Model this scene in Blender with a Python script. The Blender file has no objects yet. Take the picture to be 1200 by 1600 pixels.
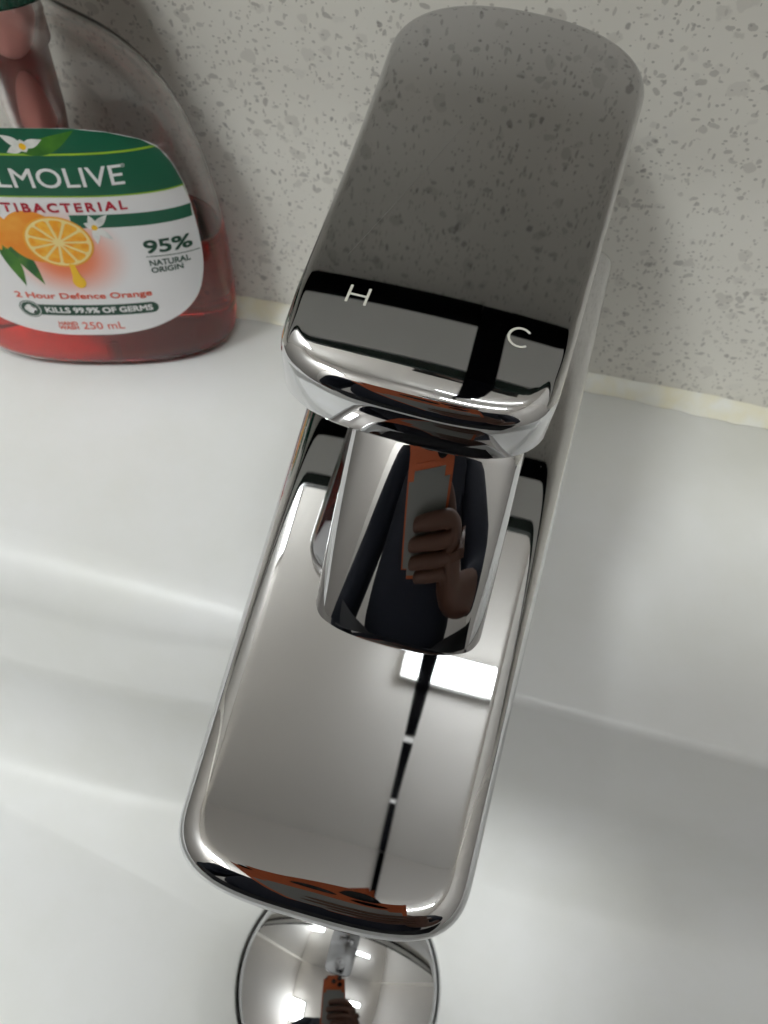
import bpy, bmesh, math, random
import numpy as np
from mathutils import Vector, Matrix
random.seed(7); rng = np.random.default_rng(7)
SC = bpy.context.scene
COL = SC.collection
MM = 0.001

# ------------------------------------------------------------------ camera
# world axes seen from the camera (right, up, forward); millimetres, origin on the wall at deck level
CAM_M = np.array([[0.96908814, -0.22931309, -0.09101479],
                  [0.24269566, 0.81974455, 0.51876554],
                  [0.04435085, 0.52481842, -0.85005801]])
CAM_P = np.array([7.0, -192.0, 195.0])
cam = bpy.data.cameras.new('camera')
cam.sensor_fit = 'VERTICAL'; cam.sensor_height = 24.0; cam.sensor_width = 18.0
cam.lens = 24.0 * 1150.0 / 1600.0
cam.clip_start = 0.002; cam.clip_end = 50
cam.dof.use_dof = True; cam.dof.focus_distance = 0.112
cam.dof.aperture_fstop = cam.lens / 0.65
camo = bpy.data.objects.new('camera', cam); COL.objects.link(camo)
R_, U_, F_ = CAM_M[:, 0], CAM_M[:, 1], CAM_M[:, 2]
mw = Matrix.Identity(4)
for i in range(3):
    mw[i][0] = R_[i]; mw[i][1] = U_[i]; mw[i][2] = -F_[i]; mw[i][3] = CAM_P[i] * MM
camo.matrix_world = mw
SC.camera = camo

# ------------------------------------------------------------------ world, exposure
world = bpy.data.worlds.new('World'); SC.world = world; world.use_nodes = True
bg = world.node_tree.nodes['Background']
bg.inputs[0].default_value = (0.80, 0.88, 1.0, 1); bg.inputs[1].default_value = 0.12
SC.view_settings.view_transform = 'Standard'; SC.view_settings.look = 'None'
SC.view_settings.gamma = 1.0; SC.view_settings.use_curve_mapping = False
SC.view_settings.exposure = -0.30
SC.cycles.use_denoising = True
SC.cycles.max_bounces = 16; SC.cycles.transmission_bounces = 12; SC.cycles.glossy_bounces = 8
SC.cycles.caustics_reflective = False
SC.cycles.transparent_max_bounces = 12
SC.cycles.sample_clamp_indirect = 6.0
LAMP_STRENGTH = 66.0
FILL_STRENGTH = 55.0
CEIL_Z = 1950

# ------------------------------------------------------------------ helpers
def lin(r, g, b):
    f = lambda c: (c / 255 / 12.92) if c / 255 <= 0.04045 else ((c / 255 + 0.055) / 1.055) ** 2.4
    return (f(r), f(g), f(b), 1)

def mat(name, color=(0.8, 0.8, 0.8, 1), rough=0.5, metal=0.0, trans=0.0, ior=1.45, coat=0.0, emit=None, estr=0.0):
    m = bpy.data.materials.new(name); m.use_nodes = True
    p = m.node_tree.nodes['Principled BSDF']
    p.inputs['Base Color'].default_value = color
    p.inputs['Roughness'].default_value = rough
    p.inputs['Metallic'].default_value = metal
    p.inputs['Transmission Weight'].default_value = trans
    p.inputs['IOR'].default_value = ior
    p.inputs['Coat Weight'].default_value = coat
    if emit:
        p.inputs['Emission Color'].default_value = emit
        p.inputs['Emission Strength'].default_value = estr
    return m

def nd(m, t, **kw):
    n = m.node_tree.nodes.new(t)
    for k, v in kw.items():
        setattr(n, k, v)
    return n

def lk(m, a, b):
    m.node_tree.links.new(a, b)

def mesh_obj(name, verts, faces, material, parent=None, smooth=True, scale=MM):
    me = bpy.data.meshes.new(name)
    me.from_pydata([tuple(float(c) * scale for c in v) for v in verts], [], faces)
    me.update()
    if smooth:
        me.polygons.foreach_set('use_smooth', [True] * len(me.polygons))
    o = bpy.data.objects.new(name, me); COL.objects.link(o)
    if material: me.materials.append(material)
    if parent is not None: o.parent = parent
    return o

def bm_obj(name, bm, material, parent=None, smooth=False):
    me = bpy.data.meshes.new(name); bm.to_mesh(me); bm.free()
    if smooth:
        me.polygons.foreach_set('use_smooth', [True] * len(me.polygons))
    o = bpy.data.objects.new(name, me); COL.objects.link(o)
    if material: me.materials.append(material)
    if parent is not None: o.parent = parent
    return o

def tag(o, label=None, cat=None, group=None, kind=None):
    if label: o['label'] = label
    if cat: o['category'] = cat
    if group: o['group'] = group
    if kind: o['kind'] = kind
    return o

def empty(name, loc=(0, 0, 0), rz=0.0):
    o = bpy.data.objects.new(name, None); COL.objects.link(o)
    o.location = [c * MM for c in loc]; o.rotation_euler = (0, 0, rz)
    o.empty_display_size = 0.01
    return o

def box(name, x0, x1, y0, y1, z0, z1, material, parent=None, bevel=0.0, seg=2):
    bm = bmesh.new()
    bmesh.ops.create_cube(bm, size=1.0)
    for v in bm.verts:
        v.co = Vector(((x0 + x1) / 2 + v.co.x * (x1 - x0), (y0 + y1) / 2 + v.co.y * (y1 - y0), (z0 + z1) / 2 + v.co.z * (z1 - z0))) * MM
    if bevel:
        bmesh.ops.bevel(bm, geom=bm.edges[:], offset=bevel * MM, segments=seg, affect='EDGES')
    return bm_obj(name, bm, material, parent)

def lathe(name, prof, material, parent=None, n=64, cx=0, cy=0, close_top=True, close_bot=False, smooth=True):
    v = []; f = []
    for r, z in prof:
        for k in range(n):
            a = 2 * math.pi * k / n
            v.append((cx + r * math.cos(a), cy + r * math.sin(a), z))
    for i in range(len(prof) - 1):
        for k in range(n):
            k2 = (k + 1) % n
            f.append((i * n + k, i * n + k2, (i + 1) * n + k2, (i + 1) * n + k))
    if close_bot: f.append(tuple(range(n - 1, -1, -1)))
    if close_top: f.append(tuple(range((len(prof) - 1) * n, len(prof) * n)))
    return mesh_obj(name, v, f, material, parent, smooth)

# ------------------------------------------------------------------ materials
# engineered-stone splashback: pale base with grey chips, dark specks and a few white ones
def stone_material():
    m = mat('speckled_stone', rough=0.32)
    p = m.node_tree.nodes['Principled BSDF']
    tc = nd(m, 'ShaderNodeTexCoord')
    warp = nd(m, 'ShaderNodeTexNoise'); warp.inputs['Scale'].default_value = 260; warp.inputs['Detail'].default_value = 3
    lk(m, tc.outputs['Object'], warp.inputs['Vector'])
    sub = nd(m, 'ShaderNodeVectorMath', operation='SUBTRACT'); sub.inputs[1].default_value = (0.5, 0.5, 0.5)
    lk(m, warp.outputs['Color'], sub.inputs[0])
    def layer(scale, thr_lo, thr_hi, keep, warpamt, stretch, rot):
        mul = nd(m, 'ShaderNodeVectorMath', operation='SCALE'); mul.inputs['Scale'].default_value = warpamt
        lk(m, sub.outputs[0], mul.inputs[0])
        add = nd(m, 'ShaderNodeVectorMath', operation='ADD')
        lk(m, tc.outputs['Object'], add.inputs[0]); lk(m, mul.outputs[0], add.inputs[1])
        mp = nd(m, 'ShaderNodeMapping'); mp.inputs['Rotation'].default_value = (0, rot, 0); mp.inputs['Scale'].default_value = stretch
        lk(m, add.outputs[0], mp.inputs['Vector'])
        vo = nd(m, 'ShaderNodeTexVoronoi', feature='F1'); vo.inputs['Scale'].default_value = scale
        lk(m, mp.outputs[0], vo.inputs['Vector'])
        sp = nd(m, 'ShaderNodeSeparateColor'); lk(m, vo.outputs['Color'], sp.inputs[0])
        rad = nd(m, 'ShaderNodeMapRange'); rad.inputs['To Min'].default_value = thr_lo; rad.inputs['To Max'].default_value = thr_hi
        lk(m, sp.outputs[0], rad.inputs['Value'])
        df = nd(m, 'ShaderNodeMath', operation='SUBTRACT'); lk(m, rad.outputs[0], df.inputs[0]); lk(m, vo.outputs['Distance'], df.inputs[1])
        st = nd(m, 'ShaderNodeMapRange'); st.inputs['From Min'].default_value = 0.0; st.inputs['From Max'].default_value = 0.07
        lk(m, df.outputs[0], st.inputs['Value'])
        kp = nd(m, 'ShaderNodeMath', operation='LESS_THAN'); kp.inputs[1].default_value = keep; lk(m, sp.outputs[1], kp.inputs[0])
        mk = nd(m, 'ShaderNodeMath', operation='MULTIPLY'); lk(m, st.outputs[0], mk.inputs[0]); lk(m, kp.outputs[0], mk.inputs[1])
        return mk.outputs[0], sp.outputs[2]
    cloud = nd(m, 'ShaderNodeTexNoise'); cloud.inputs['Scale'].default_value = 38; cloud.inputs['Detail'].default_value = 4
    lk(m, tc.outputs['Object'], cloud.inputs['Vector'])
    base = nd(m, 'ShaderNodeMix', data_type='RGBA')
    base.inputs[6].default_value = lin(231, 227, 218); base.inputs[7].default_value = lin(243, 240, 232)
    lk(m, cloud.outputs['Fac'], base.inputs[0])
    cur = base.outputs[2]
    def over(cur, mask, rnd, c0, c1, op):
        c = nd(m, 'ShaderNodeMix', data_type='RGBA'); c.inputs[6].default_value = c0; c.inputs[7].default_value = c1
        lk(m, rnd, c.inputs[0])
        mu = nd(m, 'ShaderNodeMath', operation='MULTIPLY'); mu.inputs[1].default_value = op; lk(m, mask, mu.inputs[0])
        mx = nd(m, 'ShaderNodeMix', data_type='RGBA'); lk(m, mu.outputs[0], mx.inputs[0]); lk(m, cur, mx.inputs[6]); lk(m, c.outputs[2], mx.inputs[7])
        return mx.outputs[2]
    mk, rn = layer(175, 0.22, 0.52, 0.45, 0.004, (1, 1, 1.3), 0.5); cur = over(cur, mk, rn, lin(188, 183, 174), lin(236, 233, 226), 0.5)
    mk, rn = layer(275, 0.10, 0.42, 0.30, 0.003, (1.0, 1, 1.7), -0.6); cur = over(cur, mk, rn, lin(158, 153, 147), lin(194, 190, 182), 0.6)
    mk, rn = layer(400, 0.10, 0.44, 0.28, 0.002, (2.1, 1, 1.0), 0.35); cur = over(cur, mk, rn, lin(158, 153, 146), lin(198, 193, 185), 0.6)
    mk, rn = layer(200, 0.04, 0.26, 0.16, 0.003, (1.2, 1, 1), 0.9); cur = over(cur, mk, rn, lin(128, 123, 119), lin(164, 157, 150), 0.66)
    mk, rn = layer(720, 0.10, 0.42, 0.20, 0.001, (1, 1, 1.5), 0.1); cur = over(cur, mk, rn, lin(136, 131, 125), lin(178, 172, 164), 0.55)
    lk(m, cur, p.inputs['Base Color'])
    return m

STONE = stone_material()

def ceramic_material():
    m = mat('glazed_ceramic', lin(236, 236, 234), rough=0.2, coat=0.0)
    p = m.node_tree.nodes['Principled BSDF']; p.inputs['Coat Roughness'].default_value = 0.12
    p.inputs['Roughness'].default_value = 0.38
    tc = nd(m, 'ShaderNodeTexCoord')
    n1 = nd(m, 'ShaderNodeTexNoise'); n1.inputs['Scale'].default_value = 14; n1.inputs['Detail'].default_value = 6; n1.inputs['Roughness'].default_value = 0.6
    lk(m, tc.outputs['Object'], n1.inputs['Vector'])
    mx = nd(m, 'ShaderNodeMix', data_type='RGBA'); mx.inputs[6].default_value = lin(238, 238, 237); mx.inputs[7].default_value = lin(231, 231, 226)
    mr = nd(m, 'ShaderNodeMapRange'); mr.inputs['From Min'].default_value = 0.4; mr.inputs['From Max'].default_value = 0.7
    lk(m, n1.outputs['Fac'], mr.inputs['Value']); lk(m, mr.outputs[0], mx.inputs[0])
    vo = nd(m, 'ShaderNodeTexVoronoi', feature='F1'); vo.inputs['Scale'].default_value = 60; lk(m, tc.outputs['Object'], vo.inputs['Vector'])
    sp = nd(m, 'ShaderNodeSeparateColor'); lk(m, vo.outputs['Color'], sp.inputs[0])
    th = nd(m, 'ShaderNodeMapRange'); th.inputs['From Min'].default_value = 0.8; th.inputs['To Max'].default_value = 0.035; lk(m, sp.outputs[0], th.inputs['Value'])
    sb = nd(m, 'ShaderNodeMath', operation='SUBTRACT'); lk(m, th.outputs[0], sb.inputs[0]); lk(m, vo.outputs['Distance'], sb.inputs[1])
    mk = nd(m, 'ShaderNodeMapRange'); mk.inputs['From Max'].default_value = 0.012; mk.inputs['To Max'].default_value = 0.35; lk(m, sb.outputs[0], mk.inputs['Value'])
    m2 = nd(m, 'ShaderNodeMix', data_type='RGBA'); m2.inputs[7].default_value = lin(160, 150, 136)
    lk(m, mk.outputs[0], m2.inputs[0]); lk(m, mx.outputs[2], m2.inputs[6]); lk(m, m2.outputs[2], p.inputs['Base Color'])
    return m
CERAMIC = ceramic_material()

def chrome_material(name='polished_chrome', smudge=0.018):
    m = mat(name, (0.60, 0.60, 0.61, 1), rough=0.02, metal=1.0)
    p = m.node_tree.nodes['Principled BSDF']
    tc = nd(m, 'ShaderNodeTexCoord')
    n1 = nd(m, 'ShaderNodeTexNoise'); n1.inputs['Scale'].default_value = 45; n1.inputs['Detail'].default_value = 6; n1.inputs['Roughness'].default_value = 0.65
    lk(m, tc.outputs['Object'], n1.inputs['Vector'])
    r = nd(m, 'ShaderNodeMapRange'); r.inputs['From Min'].default_value = 0.42; r.inputs['From Max'].default_value = 0.75
    r.inputs['To Min'].default_value = 0.012; r.inputs['To Max'].default_value = 0.012 + smudge
    lk(m, n1.outputs['Fac'], r.inputs['Value'])
    # dried water spots: sparse small dull rings and dots of limescale
    wn = nd(m, 'ShaderNodeTexNoise'); wn.inputs['Scale'].default_value = 700; lk(m, tc.outputs['Object'], wn.inputs['Vector'])
    wa = nd(m, 'ShaderNodeVectorMath', operation='SCALE'); wa.inputs['Scale'].default_value = 0.0012; lk(m, wn.outputs['Color'], wa.inputs[0])
    ad = nd(m, 'ShaderNodeVectorMath', operation='ADD'); lk(m, tc.outputs['Object'], ad.inputs[0]); lk(m, wa.outputs[0], ad.inputs[1])
    vo = nd(m, 'ShaderNodeTexVoronoi', feature='F1'); vo.inputs['Scale'].default_value = 120; lk(m, ad.outputs[0], vo.inputs['Vector'])
    sp = nd(m, 'ShaderNodeSeparateColor'); lk(m, vo.outputs['Color'], sp.inputs[0])
    th = nd(m, 'ShaderNodeMapRange'); th.inputs['From Min'].default_value = 0.62; th.inputs['To Min'].default_value = 0.0; th.inputs['To Max'].default_value = 0.085
    lk(m, sp.outputs[0], th.inputs['Value'])
    sb = nd(m, 'ShaderNodeMath', operation='SUBTRACT'); lk(m, th.outputs[0], sb.inputs[0]); lk(m, vo.outputs['Distance'], sb.inputs[1])
    mk = nd(m, 'ShaderNodeMapRange'); mk.inputs['From Max'].default_value = 0.02; lk(m, sb.outputs[0], mk.inputs['Value'])
    rr = nd(m, 'ShaderNodeMix', data_type='FLOAT'); rr.inputs[3].default_value = 0.22; lk(m, mk.outputs[0], rr.inputs[0]); lk(m, r.outputs[0], rr.inputs[2])
    lk(m, rr.outputs[0], p.inputs['Roughness'])
    mt_ = nd(m, 'ShaderNodeMapRange'); mt_.inputs['To Min'].default_value = 1.0; mt_.inputs['To Max'].default_value = 0.72
    lk(m, mk.outputs[0], mt_.inputs['Value']); lk(m, mt_.outputs[0], p.inputs['Metallic'])
    return m
CHROME = chrome_material()
CHROME_LEVER = chrome_material('polished_chrome_lever', 0.022)

WHITE_PAINT = mat('white_paint', lin(232, 231, 228), rough=0.6)
ROOM_PAINT = mat('room_paint', lin(192, 188, 183), rough=0.6)
CEIL_PAINT = mat('ceiling_paint', lin(240, 236, 231), rough=0.7)
BLACK_GAP = mat('black_recess', (0.004, 0.004, 0.005, 1), rough=0.9)
BLACK_GAP.node_tree.nodes['Principled BSDF'].inputs['Specular IOR Level'].default_value = 0.0
GLASS_EDGE = mat('green_glass_edge', (0.010, 0.022, 0.017, 1), rough=0.15)
MIRROR = mat('mirror_silver', (0.95, 0.96, 0.955, 1), rough=0.0, metal=1.0)

# ------------------------------------------------------------------ setting seen in the chrome: wall, mirror, ceiling, lamp; plus an added fill light
CAB_Z, CAB_D = 206, 36                # underside height and depth of the mirror cabinet
wall = tag(box('wall', -1000, 1000, 0, 20, -12, CEIL_Z, STONE), kind='structure')
ceiling = tag(box('ceiling', -1000, 1000, -1500, -0.5, CEIL_Z + 0.5, CEIL_Z + 20, CEIL_PAINT), kind='structure')
tag(box('rear_wall', -1000, 1000, -1520, -1500, -850, CEIL_Z, ROOM_PAINT), kind='structure')
tag(box('side_wall', -1020, -1000, -1500, 20, -850, CEIL_Z, ROOM_PAINT), kind='structure')
tag(box('side_wall', 1000, 1020, -1500, 20, -850, CEIL_Z, ROOM_PAINT), kind='structure')
tag(box('floor', -1000, 1000, -1500, 20, -870, -850, mat('grey_floor', lin(150, 148, 144), rough=0.4)), kind='structure')

GAPX = 12
cab = empty('mirror_cabinet', (0, 0, CAB_Z))
tag(cab, 'two-door mirror cabinet above the splashback, seen only as a reflection in the tap', 'cabinet')
MZ = CEIL_Z - 2 - CAB_Z
for x0, x1 in ((-700, GAPX - 5.5), (GAPX + 5.5, 700)):
    box('painted_shadow_gap', x0, x1, -11, -0.6, 0.4, 12, BLACK_GAP, cab)  # black strip stands in for the shadow gap under the cabinet
    box('carcass', x0, x1, -CAB_D + 5.3, -11.2, 0, MZ, WHITE_PAINT, cab)
    d = box('mirror_door', x0, x1, -CAB_D, -CAB_D + 5, 4, MZ, MIRROR, cab)
    box('glass_edge', x0, x1, -CAB_D - 0.2, -CAB_D + 5.0, 0.2, 3.8, GLASS_EDGE, d)
box('door_gap', GAPX - 5.4, GAPX + 5.4, -CAB_D + 2.0, -0.6, 0.6, MZ, BLACK_GAP, cab)
for z in (640, 1050):
    box('door_catch', GAPX - 5.4, GAPX + 5.4, -CAB_D + 0.5, -CAB_D + 1.9, z - CAB_Z - 12, z - CAB_Z + 12, WHITE_PAINT, cab)
box('joint_strip', GAPX - 3, GAPX + 15, -230, -CAB_D - 0.5, CEIL_Z - 2.5, CEIL_Z + 0.4, BLACK_GAP, ceiling)
lamp = empty('ceiling_lamp', (260, -515, CEIL_Z))
tag(lamp, 'long fluorescent batten lamp on the ceiling, reflected as white bars in the tap', 'lamp')
box('lamp_housing', -315, 315, -45, 45, -30, 0, WHITE_PAINT, lamp, 3)
TUBE = mat('lamp_diffuser', (1, 1, 1, 1), rough=0.5, emit=(0.95, 0.99, 1.0, 1), estr=LAMP_STRENGTH)
box('diffuser', -305, 305, -37, 37, -62, -30.2, TUBE, lamp, 12, 4)

fill_lamp = empty('ceiling_lamp', (-800, -1000, CEIL_Z))  # added fill light, not a known lamp: brightens wall, left deck and label
tag(fill_lamp, 'added wide fill light on the ceiling behind and left of the basin, brightening the bottle side', 'lamp')
box('lamp_housing', -190, 170, -240, 240, -30, 0, WHITE_PAINT, fill_lamp, 3)
box('diffuser', -180, 160, -230, 230, -62, -30.2, mat('fill_light_diffuser', (1, 1, 1, 1), rough=0.5, emit=(0.955, 1.0, 1.0, 1), estr=FILL_STRENGTH), fill_lamp, 12, 4)

# ------------------------------------------------------------------ basin
def smooth_ring_offset(pts, d):
    p = np.array(pts); t = np.roll(p, -1, 0) - np.roll(p, 1, 0)
    t /= np.linalg.norm(t, axis=1)[:, None]
    nrm = np.stack([-t[:, 1], t[:, 0]], 1)      # inward for counter-clockwise outline
    d = np.asarray(d)
    return p + nrm * (d[:, None] if d.ndim else d)

def rounded_rect(cx, cy, hx, hy, r, step=4.0, arc=20):
    pts = []
    for (sx, sy, a0) in ((1, 1, 0), (-1, 1, 90), (-1, -1, 180), (1, -1, 270)):
        ox, oy = cx + sx * (hx - r), cy + sy * (hy - r)
        for k in range(arc + 1):
            a = math.radians(a0 + 90 * k / arc)
            pts.append((ox + r * math.cos(a), oy + r * math.sin(a)))
    out = []
    for i in range(len(pts)):
        a, b = np.array(pts[i]), np.array(pts[(i + 1) % len(pts)])
        L = np.linalg.norm(b - a); k = max(1, int(L / step))
        for j in range(k): out.append(tuple(a + (b - a) * j / k))
    return out

DRAIN = (6.0, -197.0)
RIM_Y = -119.5
rim = rounded_rect(0, RIM_Y - 120, 250, 120, 75)
N = len(rim)
rimA = np.array(rim)
sk = 11.0 / (1 + np.exp((rimA[:, 0] + 30) / 20.0)); rimA[:, 1] += np.where(rimA[:, 1] > RIM_Y - 60, sk, 0) * np.clip((rimA[:, 1] - RIM_Y + 60) / 50, 0, 1)
rim = [tuple(p) for p in rimA]
rad = 3.2 + 16.0 / (1 + np.exp((rimA[:, 0] + 40) / 18.0))      # rim edge: softer on the left
rings = []
def outer_pts():
    out = []
    for x, y in rim:
        dx, dy = x - 0, y - (RIM_Y - 120)
        k = 1e9
        if dx > 1e-6: k = min(k, (420 - 0) / dx)
        if dx < -1e-6: k = min(k, (-420) / dx)
        if dy > 1e-6: k = min(k, (0.5 - (RIM_Y - 120)) / dy)
        if dy < -1e-6: k = min(k, (-380 - (RIM_Y - 120)) / dy)
        out.append((dx * k, RIM_Y - 120 + dy * k))
    return np.array(out)
o_ = outer_pts()
rings.append((o_, np.full(N, -30.0)))
rings.append((o_, np.full(N, 0.0)))
rings.append((o_ * 0.5 + rimA * 0.5, np.full(N, 0.0)))
for dd in (-6, -2, -0.6):
    rings.append((smooth_ring_offset(rim, dd), np.full(N, 0.0)))
for k in range(9):
    a = math.radians(80 * k / 8)
    rings.append((smooth_ring_offset(rim, rad * math.sin(a)), -rad * (1 - math.cos(a))))
i0 = rad * math.sin(math.radians(80)); z0 = -rad * (1 - math.cos(math.radians(80)))
A0, B0, C0 = i0 + 11.0, i0 + 16.5, i0 + 38.0
for k in range(1, 11):
    t = k / 10.0
    rings.append((smooth_ring_offset(rim, i0 + (A0 - i0) * t), z0 + (-34.0 - z0) * t))
for k in range(1, 17):
    t = k / 16.0; wa, wb, wc = (1 - t) ** 2, 2 * t * (1 - t), t * t
    rings.append((smooth_ring_offset(rim, wa * A0 + wb * B0 + wc * C0), np.full(N, wa * -34.0 + wb * -84.0 + wc * -85.5)))
last = rings[-1][0]
ang = np.arctan2(last[:, 1] - DRAIN[1], last[:, 0] - DRAIN[0])
circ = np.stack([DRAIN[0] + 33.6 * np.cos(ang), DRAIN[1] + 33.6 * np.sin(ang)], 1)
for k in range(1, 13):
    t = k / 12.0
    rings.append((last + (circ - last) * t, np.full(N, -85.5 - 3.5 * t)))
for r, z in ((33.3, -89.2), (32.9, -90.0), (32.7, -93), (32.7, -104)):
    rings.append((np.stack([DRAIN[0] + r * np.cos(ang), DRAIN[1] + r * np.sin(ang)], 1), np.full(N, z)))
V = []; Fc = []
for p, z in rings:
    for i in range(N): V.append((p[i, 0], p[i, 1], z[i]))
for r in range(len(rings) - 1):
    for i in range(N):
        j = (i + 1) % N
        Fc.append((r * N + i, r * N + j, (r + 1) * N + j, (r + 1) * N + i))
basin = mesh_obj('basin', V, Fc, CERAMIC)
tag(basin, 'white glazed ceramic wash basin with raised rear deck carrying the tap', 'basin')
basin.data.shade_smooth() if hasattr(basin.data, 'shade_smooth') else None
lathe('drain_flange', [(32.5, -96), (32.5, -93.6), (32.0, -93.2), (29, -93.4), (27.5, -94.5), (27.0, -103)], CHROME, basin, 72, DRAIN[0], DRAIN[1], close_top=False)
bpf = lathe('waste_pipe', [(32.6, -103.5), (27, -103.5), (26.5, -150), (0.5, -150)], BLACK_GAP, basin, 48, DRAIN[0], DRAIN[1], close_top=False)

# pop-up plug: a domed chrome mushroom
Rd, half = 66.0, 32.1
pp = [(5, -135), (5, -100), (24, -98), (half - 1.2, -91.0), (half, -90.0), (half + 0.05, -89.0), (half - 0.35, -88.2)]
zc = -88.0 + 0.0
sag = Rd - math.sqrt(Rd * Rd - half * half)
for k in range(1, 41):
    r = (half - 0.5) * (1 - k / 40.0) + 0.02
    pp.append((r, -88.0 + (math.sqrt(Rd * Rd - r * r) - math.sqrt(Rd * Rd - (half - 0.5) ** 2))))
plug = lathe('drain_plug', pp, CHROME, None, 96, DRAIN[0], DRAIN[1])
tag(plug, 'round domed chrome pop-up drain plug in the basin below the spout', 'drain plug')

# cream silicone bead between wall and deck
def sealant():
    v = []; f = []; n = 420; m = 9
    x = np.linspace(-420, 420, n)
    def wob(s, amp, seed):
        r = np.random.default_rng(seed).normal(size=n)
        k = np.exp(-np.linspace(-3, 3, s) ** 2); k /= k.sum()
        w = np.convolve(r, k, 'same'); return amp * w / (w.std() + 1e-9)
    wy = 5.6 + wob(25, 0.35, 1) + wob(7, 0.18, 2); wz = 5.0 + wob(31, 0.4, 3) + wob(7, 0.15, 4)
    for i in range(n):
        for k in range(m):
            a = math.pi / 2 * k / (m - 1)
            # slightly concave fillet from the deck edge up the wall
            yy = -wy[i] * (1 - math.sin(a)) - 0.15; zz = wz[i] * (1 - math.cos(a)) + 0.08
            bul = 0.55 * math.sin(2 * a)
            v.append((x[i], yy - bul * 2.0, zz + bul * 2.0))
    for i in range(n - 1):
        for k in range(m - 1):
            f.append((i * m + k, (i + 1) * m + k, (i + 1) * m + k + 1, i * m + k + 1))
    mt = mat('cream_silicone', lin(226, 222, 196), rough=0.45)
    p = mt.node_tree.nodes['Principled BSDF']; tc = nd(mt, 'ShaderNodeTexCoord')
    nz = nd(mt, 'ShaderNodeTexNoise'); nz.inputs['Scale'].default_value = 120; nz.inputs['Detail'].default_value = 5
    lk(mt, tc.outputs['Object'], nz.inputs['Vector'])
    cr = nd(mt, 'ShaderNodeMix', data_type='RGBA'); cr.inputs[6].default_value = lin(232, 231, 222); cr.inputs[7].default_value = lin(228, 221, 192)
    rm = nd(mt, 'ShaderNodeMapRange'); rm.inputs['From Min'].default_value = 0.35; rm.inputs['From Max'].default_value = 0.7
    lk(mt, nz.outputs['Fac'], rm.inputs['Value']); lk(mt, rm.outputs[0], cr.inputs[0]); lk(mt, cr.outputs[2], p.inputs['Base Color'])
    return mesh_obj('sealant_bead', v, f, mt)
tag(sealant(), 'yellowed cream silicone bead where the basin deck meets the stone wall', 'sealant')

# ------------------------------------------------------------------ tap
def pillow(name, outline, ua, ub, Rf, thick, crown, origin, tilt, material, parent, yaw=0.0, pexp=2.25, inner=16):
    """Slab with a filleted top: outline (u,v) counter-clockwise, spine from ua to ub on the axis.
    u runs towards the viewer (-y) and down by tilt, v along x, w along the face normal."""
    P = np.array(outline); n = len(P)
    su = np.clip(P[:, 0], ua, ub); S = np.stack([su, np.zeros(n)], 1)
    D = np.linalg.norm(S - P, axis=1)
    Rr = np.array([Rf(u) for u in P[:, 0]])
    rings = []
    th = np.array([thick(u) for u in P[:, 0]])
    for dd, ww in ((1.6, 0.0), (0.5, 0.5), (0.0, 1.6)):
        q = P + (S - P) * (dd / D)[:, None]
        rings.append((q, -th + ww))
    for k in range(0, 15):
        d = Rr * (1 - math.cos(math.pi / 2 * k / 14))
        q = P + (S - P) * (d / D)[:, None]
        x = (Rr - d) / Rr
        rings.append((q, -Rr * (1 - (1 - np.clip(x, 0, 1) ** pexp) ** (1 / pexp))))
    for k in range(1, inner + 1):
        t = k / inner
        d = Rr + (D - Rr) * t
        q = P + (S - P) * (d / D)[:, None]
        rings.append((q, np.zeros(n)))
    ct, st = math.cos(tilt), math.sin(tilt); cy, sy = math.cos(yaw), math.sin(yaw)
    V = []; F = []
    for ri, (q, w) in enumerate(rings):
        for i in range(n):
            u, v = q[i]; ww = w[i] + (crown(u, v) if ri >= 3 else crown(u, v) * 0.6)
            x = v; y = -u * ct - ww * st; z = -u * st + ww * ct
            V.append((origin[0] + x * cy - y * sy, origin[1] + x * sy + y * cy, origin[2] + z))
    for r in range(len(rings) - 1):
        for i in range(n):
            j = (i + 1) % n
            F.append((r * n + i, r * n + j, (r + 1) * n + j, (r + 1) * n + i))
    F.append(tuple(range(n - 1, -1, -1)))
    o = mesh_obj(name, V, F, material, parent)
    bm = bmesh.new(); bm.from_mesh(o.data)
    bmesh.ops.remove_doubles(bm, verts=[v for v in bm.verts if v.index >= (len(rings) - 1) * n], dist=2e-6)
    bmesh.ops.dissolve_degenerate(bm, edges=bm.edges[:], dist=1e-7)
    bm.to_mesh(o.data); bm.free()
    return o

def capped_outline(W, u0, u1, c0, c1, e0, e1, step=2.0):
    """Counter-clockwise in (v,-u) seen from above; half width W(u); superellipse caps at both ends."""
    right = []
    K = 30
    for k in range(K + 1):                       # cap at u0 (rear): centre -> right side
        a = math.pi / 2 * k / K
        u = u0 + c0 - c0 * max(math.cos(a), 0) ** (2 / e0); v = W(u) * max(math.sin(a), 0) ** (2 / e0)
        right.append((u, v))
    L = (u1 - c1) - (u0 + c0); m = max(2, int(L / step))
    for k in range(1, m):
        u = u0 + c0 + L * k / m; right.append((u, W(u)))
    for k in range(K + 1):
        a = math.pi / 2 * k / K
        u = u1 - c1 + c1 * max(math.sin(a), 0) ** (2 / e1); v = W(u) * max(math.cos(a), 0) ** (2 / e1)
        right.append((u, v))
    # resample evenly
    P = np.array(right); s = np.concatenate([[0], np.cumsum(np.linalg.norm(np.diff(P, axis=0), axis=1))])
    M = max(60, int(s[-1] / 1.3)); ss = np.linspace(0, s[-1], M)
    P = np.stack([np.interp(ss, s, P[:, 0]), np.interp(ss, s, P[:, 1])], 1)
    P[0, 1] = 0; P[-1, 1] = 0
    left = P[1:-1][::-1].copy(); left[:, 1] *= -1
    out = np.concatenate([P, left])
    return out[::-1]

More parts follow.
